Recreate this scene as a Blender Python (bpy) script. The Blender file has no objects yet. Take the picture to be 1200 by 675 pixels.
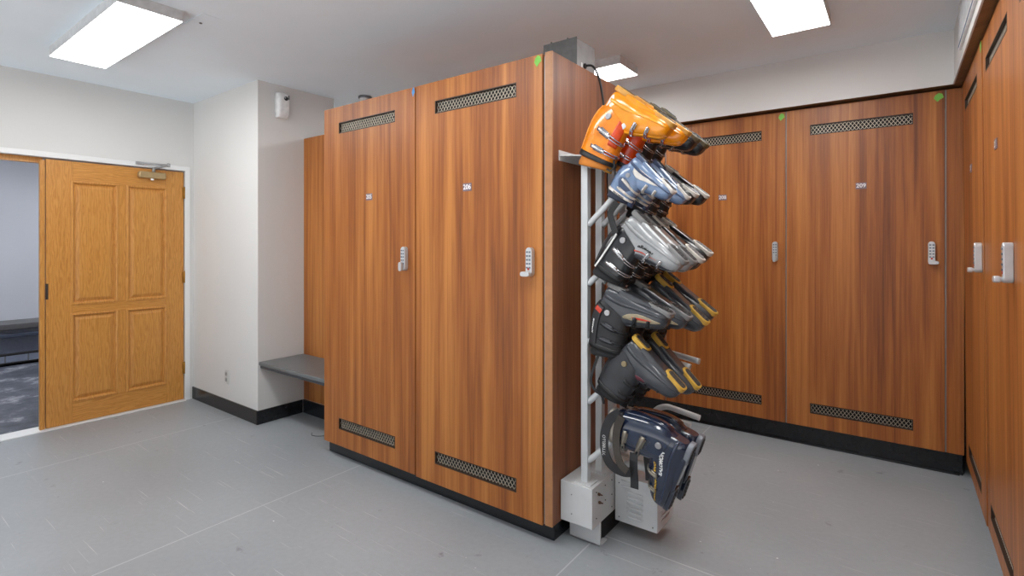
import bpy, bmesh, math, random
from mathutils import Vector, Matrix
random.seed(7)
PI = math.pi
sc = bpy.context.scene
COL = sc.collection

# ------------------------------------------------------------------ camera
YAW = math.radians(36.7); FPX = 607.5; HOR = 285.0; CAMH = 1.42
cam_d = bpy.data.cameras.new('camera'); cam = bpy.data.objects.new('camera', cam_d); COL.objects.link(cam)
cam.location = (0, 0, CAMH); cam.rotation_euler = (PI/2, 0, YAW)
cam_d.sensor_width = 36; cam_d.lens = 36*FPX/1200; cam_d.shift_x = 0
cam_d.shift_y = (HOR-337.5)/1200.0
cam_d.clip_start = 0.02
sc.camera = cam

# ------------------------------------------------------------------ materials
def srgb(r, g, b):
    f = lambda c: (c/255/12.92) if c/255 <= .04045 else ((c/255+.055)/1.055)**2.4
    return (f(r), f(g), f(b), 1)
def nmat(name):
    m = bpy.data.materials.new(name); m.use_nodes = True
    nt = m.node_tree; return m, nt, nt.nodes['Principled BSDF']
def N(nt, t, **kw):
    n = nt.nodes.new(t)
    for k, v in kw.items(): setattr(n, k, v)
    return n
def ramp(nt, stops):
    r = N(nt, 'ShaderNodeValToRGB'); e = r.color_ramp.elements
    while len(e) < len(stops): e.new(.5)
    for el, (p, c) in zip(e, stops): el.position = p; el.color = c
    return r
def noise(nt, vec, scale, detail=4, rough=.5, dist=0):
    n = N(nt, 'ShaderNodeTexNoise'); n.inputs['Scale'].default_value = scale
    n.inputs['Detail'].default_value = detail; n.inputs['Roughness'].default_value = rough
    n.inputs['Distortion'].default_value = dist
    if vec is not None: nt.links.new(vec, n.inputs['Vector'])
    return n
def mapped(nt, scale, src='pos', loc=(0, 0, 0)):
    if src == 'pos': s = N(nt, 'ShaderNodeNewGeometry').outputs['Position']
    else: s = N(nt, 'ShaderNodeTexCoord').outputs['Object']
    m = N(nt, 'ShaderNodeMapping'); m.inputs['Scale'].default_value = scale; m.inputs['Location'].default_value = loc
    nt.links.new(s, m.inputs['Vector']); return m.outputs['Vector']
def mix(nt, fac, a, b, mode='MIX'):
    m = N(nt, 'ShaderNodeMix'); m.data_type = 'RGBA'; m.blend_type = mode
    for sock, v in ((m.inputs[0], fac), (m.inputs[6], a), (m.inputs[7], b)):
        if hasattr(v, 'links'): nt.links.new(v, sock)
        else: sock.default_value = v
    return m.outputs[2]
def bump(nt, b, h, strength=.1, dist=.001):
    n = N(nt, 'ShaderNodeBump'); n.inputs['Strength'].default_value = strength; n.inputs['Distance'].default_value = dist
    nt.links.new(h, n.inputs['Height']); nt.links.new(n.outputs['Normal'], b.inputs['Normal'])
def plain(name, col, rough=.5, metal=0, var=.06, scale=30, coat=0, bmp=0):
    m, nt, b = nmat(name)
    v = mapped(nt, (1, 1, 1), 'obj'); n = noise(nt, v, scale, 3)
    c2 = tuple(max(0, c*(1-var*2)) for c in col[:3])+(1,)
    c1 = tuple(min(1, c*(1+var)) for c in col[:3])+(1,)
    r = ramp(nt, [(.3, c2), (.7, c1)]); nt.links.new(n.outputs['Fac'], r.inputs['Fac'])
    nt.links.new(r.outputs['Color'], b.inputs['Base Color'])
    b.inputs['Roughness'].default_value = rough; b.inputs['Metallic'].default_value = metal
    b.inputs['Coat Weight'].default_value = coat
    if bmp: bump(nt, b, n.outputs['Fac'], bmp, .001)
    return m

def laminate(name, stops, rough=.33, wear=True):
    m, nt, b = nmat(name)
    g = N(nt, 'ShaderNodeNewGeometry'); s = N(nt, 'ShaderNodeSeparateXYZ'); nt.links.new(g.outputs['Position'], s.inputs[0])
    a = N(nt, 'ShaderNodeMath', operation='MULTIPLY_ADD'); a.inputs[1].default_value = 1.13
    nt.links.new(s.outputs['Y'], a.inputs[0]); nt.links.new(s.outputs['X'], a.inputs[2])
    c = N(nt, 'ShaderNodeCombineXYZ'); nt.links.new(a.outputs[0], c.inputs['X']); nt.links.new(s.outputs['Z'], c.inputs['Z'])
    def mp(sc_):
        q = N(nt, 'ShaderNodeMapping'); q.inputs['Scale'].default_value = sc_; nt.links.new(c.outputs[0], q.inputs['Vector']); return q.outputs[0]
    n1 = noise(nt, mp((9, 1, .35)), 1.0, 3, .55, .6)
    n2 = noise(nt, mp((55, 1, .9)), 1.0, 4, .6, .3)
    n3 = noise(nt, mp((220, 1, 5)), 1.0, 3, .6)
    m1 = N(nt, 'ShaderNodeMath', operation='MULTIPLY_ADD'); m1.inputs[1].default_value = .34
    nt.links.new(n2.outputs['Fac'], m1.inputs[0])
    h = N(nt, 'ShaderNodeMath', operation='MULTIPLY'); h.inputs[1].default_value = .56; nt.links.new(n1.outputs['Fac'], h.inputs[0])
    nt.links.new(h.outputs[0], m1.inputs[2])
    m2 = N(nt, 'ShaderNodeMath', operation='MULTIPLY_ADD'); m2.inputs[1].default_value = .14
    nt.links.new(n3.outputs['Fac'], m2.inputs[0]); nt.links.new(m1.outputs[0], m2.inputs[2])
    r = ramp(nt, stops); nt.links.new(m2.outputs[0], r.inputs['Fac'])
    nt.links.new(r.outputs['Color'], b.inputs['Base Color'])
    b.inputs['Roughness'].default_value = rough+.08; b.inputs['Specular IOR Level'].default_value = .42
    bump(nt, b, n3.outputs['Fac'], .03, .0005)
    return m
M = {}
M['wood'] = laminate('walnut_laminate', [(.37, srgb(108, 58, 27)), (.5, srgb(152, 88, 38)), (.64, srgb(186, 120, 58))])
M['wood_end'] = laminate('walnut_end_laminate', [(.36, srgb(96, 56, 36)), (.52, srgb(134, 82, 52)), (.68, srgb(162, 102, 66))], .3)

def oak(name, horiz=False):
    m, nt, b = nmat(name)
    sc1 = (1, 2.2, .35) if not horiz else (1, .35, 2.2)
    v = mapped(nt, sc1); n0 = noise(nt, v, 2.2, 3, .5, .8)
    w = N(nt, 'ShaderNodeTexWave'); w.wave_type = 'BANDS'; w.bands_direction = 'Y' if not horiz else 'Z'
    w.inputs['Scale'].default_value = 9; w.inputs['Distortion'].default_value = 16; w.inputs['Detail'].default_value = 3
    w.inputs['Detail Scale'].default_value = 1.4
    nt.links.new(v, w.inputs['Vector'])
    v2 = mapped(nt, (1, 160, 5) if not horiz else (1, 5, 160)); n2 = noise(nt, v2, 1, 3, .6)
    r = ramp(nt, [(.0, srgb(190, 128, 58)), (.5, srgb(201, 140, 67)), (1, srgb(207, 148, 75))]); nt.links.new(w.outputs['Fac'], r.inputs['Fac'])
    r2 = ramp(nt, [(.3, (.72, .66, .6, 1)), (.6, (1, 1, 1, 1))]); nt.links.new(n2.outputs['Fac'], r2.inputs['Fac'])
    c = mix(nt, .4, r.outputs['Color'], r2.outputs['Color'], 'MULTIPLY')
    nt.links.new(c, b.inputs['Base Color']); b.inputs['Roughness'].default_value = .34
    return m
M['oak'] = oak('honey_oak'); M['oak_h'] = oak('honey_oak_rail', True)

def painted(name, col, rough=.7, bmp=.06):
    m, nt, b = nmat(name)
    v = mapped(nt, (1, 1, 1)); n = noise(nt, v, 1.3, 2); n2 = noise(nt, v, 240, 3)
    c2 = tuple(c*.95 for c in col[:3])+(1,)
    r = ramp(nt, [(.3, c2), (.7, col)]); nt.links.new(n.outputs['Fac'], r.inputs['Fac'])
    nt.links.new(r.outputs['Color'], b.inputs['Base Color']); b.inputs['Roughness'].default_value = rough
    bump(nt, b, n2.outputs['Fac'], bmp, .001); return m
M['wall'] = painted('wall_paint', srgb(218, 217, 215)); M['ceil'] = painted('ceiling_paint', srgb(236, 246, 254), .9, .03)
M['trimwhite'] = painted('casing_paint', srgb(232, 232, 232), .4, .01)
M['wall2'] = painted('far_room_paint', srgb(206, 208, 216))
M['soffit'] = laminate('soffit_brown', [(.36, srgb(92, 66, 44)), (.52, srgb(120, 90, 62)), (.7, srgb(140, 108, 78))], .4)

def floor_mat():
    m, nt, b = nmat('grey_sheet_floor')
    g = N(nt, 'ShaderNodeNewGeometry'); s = N(nt, 'ShaderNodeSeparateXYZ'); nt.links.new(g.outputs['Position'], s.inputs[0])
    pos = g.outputs['Position']
    n1 = noise(nt, pos, 1.1, 4); n2 = noise(nt, pos, 40, 4)
    r = ramp(nt, [(.3, srgb(148, 153, 157)), (.7, srgb(161, 166, 170))]); nt.links.new(n1.outputs['Fac'], r.inputs['Fac'])
    r2 = ramp(nt, [(.3, (.93, .93, .93, 1)), (.7, (1, 1, 1, 1))]); nt.links.new(n2.outputs['Fac'], r2.inputs['Fac'])
    c = mix(nt, 1.0, r.outputs['Color'], r2.outputs['Color'], 'MULTIPLY')
    # welded seams
    def seam(axis, off, pitch, w=.0032):
        a = N(nt, 'ShaderNodeMath', operation='ADD'); a.inputs[1].default_value = -off; nt.links.new(s.outputs[axis], a.inputs[0])
        w_ = N(nt, 'ShaderNodeMath', operation='WRAP'); w_.inputs[1].default_value = pitch/2; w_.inputs[2].default_value = -pitch/2
        nt.links.new(a.outputs[0], w_.inputs[0])
        ab = N(nt, 'ShaderNodeMath', operation='ABSOLUTE'); nt.links.new(w_.outputs[0], ab.inputs[0])
        l = N(nt, 'ShaderNodeMath', operation='LESS_THAN'); l.inputs[1].default_value = w; nt.links.new(ab.outputs[0], l.inputs[0])
        return l.outputs[0]
    sx = seam('X', -1.17, 1.59); sy = seam('Y', 2.288, 9.0)
    # cross seam only right of the island joint
    gt = N(nt, 'ShaderNodeMath', operation='GREATER_THAN'); gt.inputs[1].default_value = -1.6; nt.links.new(s.outputs['X'], gt.inputs[0])
    my = N(nt, 'ShaderNodeMath', operation='MULTIPLY'); nt.links.new(sy, my.inputs[0]); nt.links.new(gt.outputs[0], my.inputs[1])
    mx = N(nt, 'ShaderNodeMath', operation='MAXIMUM'); nt.links.new(sx, mx.inputs[0]); nt.links.new(my.outputs[0], mx.inputs[1])
    mf = N(nt, 'ShaderNodeMath', operation='MULTIPLY'); mf.inputs[1].default_value = .38; nt.links.new(mx.outputs[0], mf.inputs[0])
    c = mix(nt, mf.outputs[0], c, srgb(228, 228, 228))
    # scratches: thin warped streaks in two directions
    def streaks(rot, sc_, lo, col, c):
        q = N(nt, 'ShaderNodeMapping'); q.inputs['Rotation'].default_value = (0, 0, rot); q.inputs['Scale'].default_value = sc_
        nt.links.new(pos, q.inputs['Vector'])
        nn = noise(nt, q.outputs[0], 1, 3, .55, .25)
        rr = ramp(nt, [(lo, (0, 0, 0, 1)), (lo+.03, (1, 1, 1, 1))]); nt.links.new(nn.outputs['Fac'], rr.inputs['Fac'])
        return mix(nt, rr.outputs['Color'], c, col)
    c = streaks(.5, (1.6, 110, 1), .69, srgb(190, 190, 190), c)
    c = streaks(-.9, (2, 120, 1), .70, srgb(192, 192, 192), c)
    c = streaks(1.9, (1.8, 100, 1), .70, srgb(186, 186, 186), c)
    # scuffs and specks of dirt
    n3 = noise(nt, pos, 8, 5, .6); r3 = ramp(nt, [(.66, (0, 0, 0, 1)), (.74, (1, 1, 1, 1))]); nt.links.new(n3.outputs['Fac'], r3.inputs['Fac'])
    c = mix(nt, r3.outputs['Color'], c, srgb(120, 120, 122))
    n4 = noise(nt, pos, 26, 2, .5); r4 = ramp(nt, [(.775, (0, 0, 0, 1)), (.79, (1, 1, 1, 1))]); nt.links.new(n4.outputs['Fac'], r4.inputs['Fac'])
    c = mix(nt, r4.outputs['Color'], c, srgb(235, 235, 235))
    nt.links.new(c, b.inputs['Base Color'])
    rr = N(nt, 'ShaderNodeMapRange'); rr.inputs[3].default_value = .3; rr.inputs[4].default_value = .5
    nt.links.new(n1.outputs['Fac'], rr.inputs[0]); nt.links.new(rr.outputs[0], b.inputs['Roughness'])
    bump(nt, b, n2.outputs['Fac'], .05, .001)
    return m
M['floor'] = floor_mat()
def carpet():
    m, nt, b = nmat('worn_dark_floor')
    v = mapped(nt, (1, 1, 1)); n = noise(nt, v, 3.2, 6, .7); n2 = noise(nt, v, 40, 3)
    q = mapped(nt, (9, 2, 1)); n5 = noise(nt, q, 2, 4, .6)
    r = ramp(nt, [(.38, srgb(66, 70, 80)), (.54, srgb(96, 100, 110)), (.64, srgb(176, 178, 182))]); nt.links.new(n.outputs['Fac'], r.inputs['Fac'])
    r2 = ramp(nt, [(.3, (.6, .6, .65, 1)), (.7, (1, 1, 1, 1))]); nt.links.new(n5.outputs['Fac'], r2.inputs['Fac'])
    c = mix(nt, 1.0, r.outputs['Color'], r2.outputs['Color'], 'MULTIPLY')
    nt.links.new(c, b.inputs['Base Color']); b.inputs['Roughness'].default_value = .6
    bump(nt, b, n2.outputs['Fac'], .3, .002); return m
M['carpet'] = carpet()

M['kick'] = plain('black_vinyl_base', srgb(30, 32, 36), .25, 0, .1, 20)
M['dark'] = plain('void_shade', srgb(16, 14, 13), .8)
M['mesh'] = plain('expanded_metal', srgb(192, 182, 166), .45, .4)
M['frame_dark'] = plain('bronze_vent_frame', srgb(64, 48, 38), .45, .3)
M['gap'] = plain('grey_edge_strip', srgb(150, 146, 142), .4, .4)
M['edge'] = plain('pale_edging', srgb(168, 116, 76), .4)
M['silver'] = plain('brushed_nickel', srgb(176, 176, 178), .3, .85)
M['lock'] = plain('satin_silver_lock', srgb(200, 202, 205), .32, .45, .03)
M['lockside'] = plain('lock_side_grey', srgb(120, 122, 126), .4, .4)
M['key'] = plain('grey_keypad_buttons', srgb(98, 106, 118), .4)
M['red'] = plain('red_dot', srgb(176, 52, 44), .4)
M['plate'] = plain('plum_grey_plate', srgb(122, 104, 112), .5)
M['white'] = plain('white_print', srgb(236, 232, 234), .5)
M['green'] = plain('green_painter_tape', srgb(124, 196, 84), .7)
M['blue'] = plain('blue_painter_tape', srgb(84, 146, 206), .7)
M['slate'] = plain('slate_bench_top', srgb(104, 108, 110), .35, 0, .04, 12)
M['slate_edge'] = plain('slate_bench_edge', srgb(70, 74, 80), .4)
M['brass'] = plain('brass', srgb(176, 132, 62), .35, .8)
M['strap_brown'] = plain('brown_black_strap', srgb(62, 56, 50), .6)
M['champagne'] = plain('champagne_closer', srgb(182, 158, 118), .35, .6)
M['rack'] = plain('white_powder_coat', srgb(206, 207, 208), .35, 0, .04, 9)
M['tube'] = plain('grey_powder_coat', srgb(200, 203, 205), .32, .1, .03, 9)
M['galv'] = plain('galvanised_sheet', srgb(158, 158, 158), .42, .35, .08, 14)
M['galv_dark'] = plain('galvanised_dark', srgb(98, 98, 98), .45, .3, .08)
M['black'] = plain('black_rubber', srgb(22, 22, 24), .5)
M['plastic'] = plain('white_plastic', srgb(234, 234, 234), .22)
M['screw'] = plain('screw_steel', srgb(70, 64, 60), .4, .6)
M['copper'] = plain('brown_fitting', srgb(98, 66, 48), .45, .5)
M['housing'] = plain('lamp_housing', srgb(205, 205, 206), .5)
M['grille_w'] = plain('white_grille', srgb(222, 224, 226), .4)
M['bluegrey'] = plain('blue_grey_line', srgb(92, 112, 142), .5)
def emit(name, col, k):
    m, nt, b = nmat(name)
    v = mapped(nt, (1, 1, 1), 'obj'); n = noise(nt, v, 60, 2); r = ramp(nt, [(.3, tuple(c*.97 for c in col[:3])+(1,)), (.7, col)])
    nt.links.new(n.outputs['Fac'], r.inputs['Fac'])
    nt.links.new(r.outputs['Color'], b.inputs['Emission Color']); b.inputs['Emission Strength'].default_value = k
    b.inputs['Base Color'].default_value = (.8, .8, .75, 1); return m
LAMP_K = 17
M['lamp'] = emit('warm_diffuser', (.985, .99, .985, 1), LAMP_K)
M['fill_cool'] = emit('cool_fill_diffuser', (.93, .96, 1, 1), 26.0)

# ------------------------------------------------------------------ mesh helpers
def sgnpow(v, e): return math.copysign(abs(v)**e, v)
class MB:
    def __init__(s): s.bm = bmesh.new(); s.mi = 0
    def _f(s, vs):
        try: f = s.bm.faces.new(vs); f.material_index = s.mi; return f
        except ValueError: return None
    def box(s, x0, x1, y0, y1, z0, z1, bev=0, T=None):
        b2 = bmesh.new(); bmesh.ops.create_cube(b2, size=1)
        for v in b2.verts: v.co = Vector((x0+(v.co.x+.5)*(x1-x0), y0+(v.co.y+.5)*(y1-y0), z0+(v.co.z+.5)*(z1-z0)))
        if bev: bmesh.ops.bevel(b2, geom=list(b2.edges), offset=bev, segments=2, profile=.5, affect='EDGES')
        s.add(b2, T); return s
    def add(s, b2, T=None):
        mp = {}
        for v in b2.verts: mp[v] = s.bm.verts.new(T @ v.co if T is not None else v.co)
        for f in b2.faces: s._f([mp[v] for v in f.verts])
        b2.free()
    def rings(s, rs, cap=True, close=True, smooth=True):
        vs = [[s.bm.verts.new(p) for p in r] for r in rs]; n = len(rs[0])
        for a, b in zip(vs, vs[1:]):
            for i in range(n if close else n-1):
                f = s._f([a[i], a[(i+1) % n], b[(i+1) % n], b[i]])
                if f and smooth: f.smooth = True
        if cap: s._f(list(reversed(vs[0]))); s._f(vs[-1])
        return s
    def tube(s, pts, r, n=10, T=None, closed=False):
        pts = [Vector(p) for p in pts]
        if T is not None: pts = [T @ p for p in pts]
        rs = []; up = None
        for i, p in enumerate(pts):
            if closed: d = (pts[(i+1) % len(pts)]-pts[i-1]).normalized()
            else: d = (pts[min(i+1, len(pts)-1)]-pts[max(i-1, 0)]).normalized()
            if up is None: up = d.orthogonal().normalized()
            up = (up-d*up.dot(d)).normalized(); sd = d.cross(up)
            rr = r[i] if isinstance(r, (list, tuple)) else r
            rs.append([p+(up*math.cos(t)+sd*math.sin(t))*rr for t in [2*PI*k/n for k in range(n)]])
        if closed: rs.append(rs[0])
        s.rings(rs, cap=not closed); return s
    def cyl(s, c, axis, r, h, n=16, bev=0, r2=None):
        c = Vector(c); a = Vector(axis).normalized(); r2 = r if r2 is None else r2
        pr = [(0, r-bev), (bev, r), (h-bev, r2), (h, r2-bev)] if bev else [(0, r), (h, r2)]
        up = a.orthogonal().normalized(); sd = a.cross(up)
        s.rings([[c+a*z+(up*math.cos(t)+sd*math.sin(t))*q for t in [2*PI*k/n for k in range(n)]] for z, q in pr]); return s
    def prism(s, poly, y0, y1, plane='xz', T=None):
        def P(a, b, d):
            p = Vector((a, d, b)) if plane == 'xz' else Vector((a, b, d)) if plane == 'xy' else Vector((d, a, b))
            return T @ p if T is not None else p
        A = [s.bm.verts.new(P(a, b, y0)) for a, b in poly]; B = [s.bm.verts.new(P(a, b, y1)) for a, b in poly]
        n = len(poly); s._f(A); s._f(list(reversed(B)))
        for i in range(n): s._f([A[(i+1) % n], A[i], B[i], B[(i+1) % n]])
        return s
    def slab(s, xs, zs, holes, y0, y1, fix=True):
        """a board in the xz plane with rectangular holes; xs, zs are grid lines, holes a set of (i, j) cells"""
        V = {}
        def v(i, j, k):
            if (i, j, k) not in V: V[i, j, k] = s.bm.verts.new((xs[i], (y0, y1)[k], zs[j]))
            return V[i, j, k]
        nx, nz = len(xs)-1, len(zs)-1
        solid = lambda i, j: 0 <= i < nx and 0 <= j < nz and (i, j) not in holes
        for i in range(nx):
            for j in range(nz):
                if not solid(i, j): continue
                s._f([v(i, j, 0), v(i+1, j, 0), v(i+1, j+1, 0), v(i, j+1, 0)])
                s._f([v(i, j+1, 1), v(i+1, j+1, 1), v(i+1, j, 1), v(i, j, 1)])
                if not solid(i-1, j): s._f([v(i, j, 1), v(i, j, 0), v(i, j+1, 0), v(i, j+1, 1)])
                if not solid(i+1, j): s._f([v(i+1, j, 0), v(i+1, j, 1), v(i+1, j+1, 1), v(i+1, j+1, 0)])
                if not solid(i, j-1): s._f([v(i, j, 1), v(i+1, j, 1), v(i+1, j, 0), v(i, j, 0)])
                if not solid(i, j+1): s._f([v(i, j+1, 0), v(i+1, j+1, 0), v(i+1, j+1, 1), v(i, j+1, 1)])
        return s
    def build(s, name, mats, parent=None, loc=None, rot=None, smooth=None, bevel=0):
        bmesh.ops.recalc_face_normals(s.bm, faces=list(s.bm.faces))
        me = bpy.data.meshes.new(name); s.bm.to_mesh(me); s.bm.free()
        for m in (mats if isinstance(mats, (list, tuple)) else [mats]): me.materials.append(m)
        if smooth:
            for p in me.polygons: p.use_smooth = True
        o = bpy.data.objects.new(name, me); COL.objects.link(o)
        if parent is not None: o.parent = parent
        if loc is not None: o.location = loc
        if rot is not None: o.rotation_euler = rot
        if bevel:
            b = o.modifiers.new('bevel', 'BEVEL'); b.width = bevel; b.segments = 2; b.limit_method = 'ANGLE'; b.angle_limit = math.radians(40)
        return o
def thing(name, label, cat, loc=(0, 0, 0), rotz=0, group=None):
    o = bpy.data.objects.new(name, None); COL.objects.link(o); o.location = loc; o.rotation_euler = (0, 0, rotz)
    o.empty_display_size = .05
    o['label'] = label; o['category'] = cat
    if group: o['group'] = group
    return o
def tag(o, label, cat, group=None):
    o['label'] = label; o['category'] = cat
    if group: o['group'] = group
    return o
def struct(o): o['kind'] = 'structure'; return o
def sbox(name, m, *a, bev=0): return struct(MB().box(*a, bev=bev).build(name, m))
def text_mesh(txt, size, width=None, bold=0.0):
    c = bpy.data.curves.new('t', 'FONT'); c.body = txt; c.size = size; c.align_x = 'CENTER'; c.align_y = 'CENTER'
    c.resolution_u = 3; c.offset = bold; c.fill_mode = 'FRONT'
    o = bpy.data.objects.new('t', c); COL.objects.link(o)
    bpy.context.view_layer.update()
    me = bpy.data.meshes.new_from_object(o.evaluated_get(bpy.context.evaluated_depsgraph_get()))
    V = [v.co.copy() for v in me.vertices]; F = [tuple(p.vertices) for p in me.polygons]
    bpy.data.objects.remove(o); bpy.data.curves.remove(c); bpy.data.meshes.remove(me)
    if width and V:
        w = max(v.x for v in V)-min(v.x for v in V); k = width/w
        V = [Vector((v.x*k, v.y, 0)) for v in V]
    return V, F
def add_text(mb, txt, size, fn, width=None, bold=0.0):
    V, F = text_mesh(txt, size, width, bold)
    vs = [mb.bm.verts.new(fn(v.x, v.y)) for v in V]
    for f in F: mb._f([vs[i] for i in f])

# ------------------------------------------------------------------ room shell
CE = 2.70; XL = -5.18; XR = .95; YB = 4.76; YF = -2.6; LX = .328; LY = 4.13
sbox('floor', M['floor'], XL-.02, XR+.1, -1.0, YB+.1, -.05, 0)
sbox('ceiling', M['ceil'], XL-.14, XR+.1, YF-.1, YB+.1, CE, CE+.05)
# left wall with the doorway (y .08 .. 1.99)
mb = MB(); mb.slab([YF-.1, .10, 1.992, YB+.1], [0, 2.072, CE], {(1, 0)}, 0, .14)
for v in mb.bm.verts: v.co = Vector((XL-v.co.y, v.co.x, v.co.z))
struct(mb.build('wall_left', M['wall']))
sbox('wall_back', M['wall'], XL, XR+.1, YB, YB+.1, 0, CE)
sbox('wall_right', M['wall'], XR, XR+.1, YF, YB, 0, CE)
sbox('wall_column', M['wall'], XL, -4.02, 2.065, 2.745, 0, CE)
# base boards
mb = MB(); mb.box(XL, -4.01, 2.053, 2.065, 0, .108, .002)
mb.box(-4.02, -4.008, 2.053, 2.44, 0, .108, .002); struct(mb.build('baseboard_column', M['kick']))
MB_ = MB(); MB_.box(-4.008, -2.9, 2.44, 2.455, 0, .11, .002); struct(MB_.build('baseboard_niche', M['kick']))
struct(MB().box(-3.125, -1.315, 2.10, 2.80, 0, .098, .002).build('baseboard_center', M['kick']))
mb = MB(); mb.box(-4.9, .315, 4.185, 4.2, 0, .138, .002); mb.box(-4.9, .30, 4.165, 4.19, 0, .012, .003)
struct(mb.build('baseboard_back', M['kick']))
struct(MB().box(.37, .385, -2.5, 4.19, 0, .12, .002).build('baseboard_right', M['kick']))
# bulkhead above the lockers
mb = MB(); mb.prism([(.267, YF), (XR, YF), (XR, YB), (-4.9, YB), (-4.9, 4.063), (.267, 4.063)], 2.382, CE, 'xy')
struct(mb.build('wall_bulkhead', M['wall']))
mb = MB(); mb.prism([(.269, YF), (XR, YF), (XR, YB), (-4.9, YB), (-4.9, 4.065), (.269, 4.065)], 2.372, 2.382, 'xy')
struct(mb.build('trim_1', M['soffit']))  # thin brown layer on the bulkhead underside
struct(MB().prism([(.262, YF), (.269, YF), (.269, 4.065), (-4.9, 4.065), (-4.9, 4.058), (.262, 4.058)], 2.371, 2.384, 'xy').build('trim_2', M['wall']))
# door casing
mb = MB(); mb.box(XL, XL+.012, .03, 2.032, 2.072, 2.112, .002); mb.box(XL, XL+.012, 1.992, 2.032, 0, 2.072, .002)
mb.box(XL, XL+.012, .03, .10, 0, 2.072, .002)
struct(mb.build('trim_3', M['trimwhite']))
# threshold
struct(MB().box(XL-.13, XL+.035, .1, 1.992, 0, .008, .002).build('trim_4', M['trimwhite']))
# wooden inner frame of the doorway
mb = MB(); mb.box(XL-.14, XL-.05, .1, 1.03, 2.045, 2.072, .002); mb.box(XL-.10, XL-.045, .1, 1.02, 2.03, 2.047)
mb.box(XL-.045, XL-.008, 1.006, 1.035, .008, 2.05, .002)
struct(mb.build('trim_5', M['oak']))

# other room through the doorway
sbox('wall_far', M['wall2'], -9.0, -8.9, -3, 5, 0, 2.8)
sbox('wall_far_side', M['wall2'], -9.0, XL-.14, 4.9, 5, 0, 2.8)
sbox('wall_far_near', M['wall2'], -9.0, XL-.14, -3.1, -3, 0, 2.8)
struct(MB().box(-9, XL-.02, -3, 5, -.05, -.002).build('floor_far', M['carpet']))
sbox('ceiling_far', M['ceil'], -9, XL-.14, -3, 5, 2.72, 2.8)
t = thing('wall_bench', 'dark slate topped bench along the far wall beyond the doorway', 'bench', (-8.6, 1.4, 0))
MB().box(-.3, .18, -2.4, 2.4, .39, .46, .01).build('seat', plain('dark_bench_top', srgb(92, 90, 92), .4), t)
MB().box(-.3, .10, -2.4, 2.4, .0, .38).build('base_panel', plain('blue_grey_bench_base', srgb(140, 148, 168), .5), t)
MB().box(.09, .2, -2.4, 2.4, .30, .345, .008).build('rail', plain('dark_rail', srgb(66, 74, 92), .35), t)
t = thing('floor_grate', 'black slotted heater grate at the foot of the far bench', 'grate', (-8.35, 1.4, 0))
mb = MB(); mb.box(0, .1, -2.3, 2.3, 0, .02); mb.box(.0, .1, -2.3, 2.3, .115, .13)
mb.box(.085, .1, -2.3, 2.3, .0, .035)
mb.build('frame', plain('black_grate', srgb(34, 32, 32), .4), t)
for k in range(24):
    MB().box(.085, .098, -2.3+k*.2-.006, -2.3+k*.2+.006, .03, .12).build('bar', M['lockside'], t)

# ------------------------------------------------------------------ oak door
D = thing('door_1', '', 'door', (XL-.006, 1.04, .012)); del D['label']; del D['category']; struct(D)
W, Hh = .945, 2.048
ys = [0, .158, .444, .522, .802, W]; zs = [0, .172, .846, .934, 1.886, Hh]
def to_left(mb):  # board built in xz plane (x along the wall) -> wall plane facing +x
    for v in mb.bm.verts: v.co = Vector((-v.co.y, v.co.x, v.co.z))
    return mb
mb = MB(); mb.slab([ys[0], ys[1]], [0, Hh], set(), 0, .04); mb.slab([ys[4], ys[5]], [0, Hh], set(), 0, .04)
mb.slab([ys[2], ys[3]], [zs[1], zs[2]], set(), .0, .04); mb.slab([ys[2], ys[3]], [zs[3], zs[4]], set(), 0, .04)
to_left(mb).build('stile', M['oak'], D, bevel=.0015)
mb = MB()
for a, b in ((0, 1), (2, 3), (4, 5)): mb.slab([ys[1], ys[4]], [zs[a], zs[b]], set(), 0, .04)
to_left(mb).build('rail', M['oak_h'], D, bevel=.0015)
for (i0, i1) in ((1, 2), (3, 4)):
    for (j0, j1) in ((1, 2), (3, 4)):
        x0, x1, z0, z1 = ys[i0], ys[i1], zs[j0], zs[j1]
        mb = MB(); rs = []
        for ins, dep in ((-.012, .0), (-.012, -.006), (.0, -.009), (.006, -.004), (.010, .008), (.016, .010), (.022, .006), (.040, -.002), (.046, -.003)):
            rs.append([Vector((x0+ins, dep, z0+ins)), Vector((x1-ins, dep, z0+ins)), Vector((x1-ins, dep, z1-ins)), Vector((x0+ins, dep, z1-ins))])
        mb.rings(rs, cap=False, smooth=False); mb._f([v for v in list(mb.bm.verts)[-4:]])
        to_left(mb).build('raised_panel', M['oak'], D)
for z in (1.86, 1.10, .28):
    mb = MB(); mb.cyl((.010, W+.003, z-.05), (0, 0, 1), .0075, .1, 10); mb.box(.0, .004, W-.012, W+.012, z-.05, z+.05)
    mb.cyl((.010, W+.003, z+.05), (0, 0, 1), .005, .008, 10)
    mb.build('hinge', M['brass'], D)
MB().box(.0, .003, -.002, .014, .98, 1.10, .001).build('latch_plate', M['screw'], D)
C = MB(); C.box(.0, .05, .59, .79, 1.965, 2.02, .008); C.cyl((.025, .585, 1.99), (0, 1, 0), .022, .02, 14, .003)
c = C.build('door_closer', M['champagne'], D)
mb = MB(); mb.cyl((.03, .70, 2.02), (0, 0, 1), .012, .04, 12); mb.tube([(.03, .70, 2.055), (.10, .79, 2.085)], .009, 8)
mb.tube([(.10, .79, 2.085), (.02, .60, 2.09)], .008, 8); mb.cyl((.10, .79, 2.07), (0, 0, 1), .012, .03, 10)
mb.box(.0, .035, .57, .63, 2.075, 2.1, .003)
mb.build('closer_arm', M['silver'], c)
MB().cyl((.03, .69, 1.95), (0, 0, 1), .012, .016, 12, .002).build('closer_cap', M['white'], c)

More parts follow.
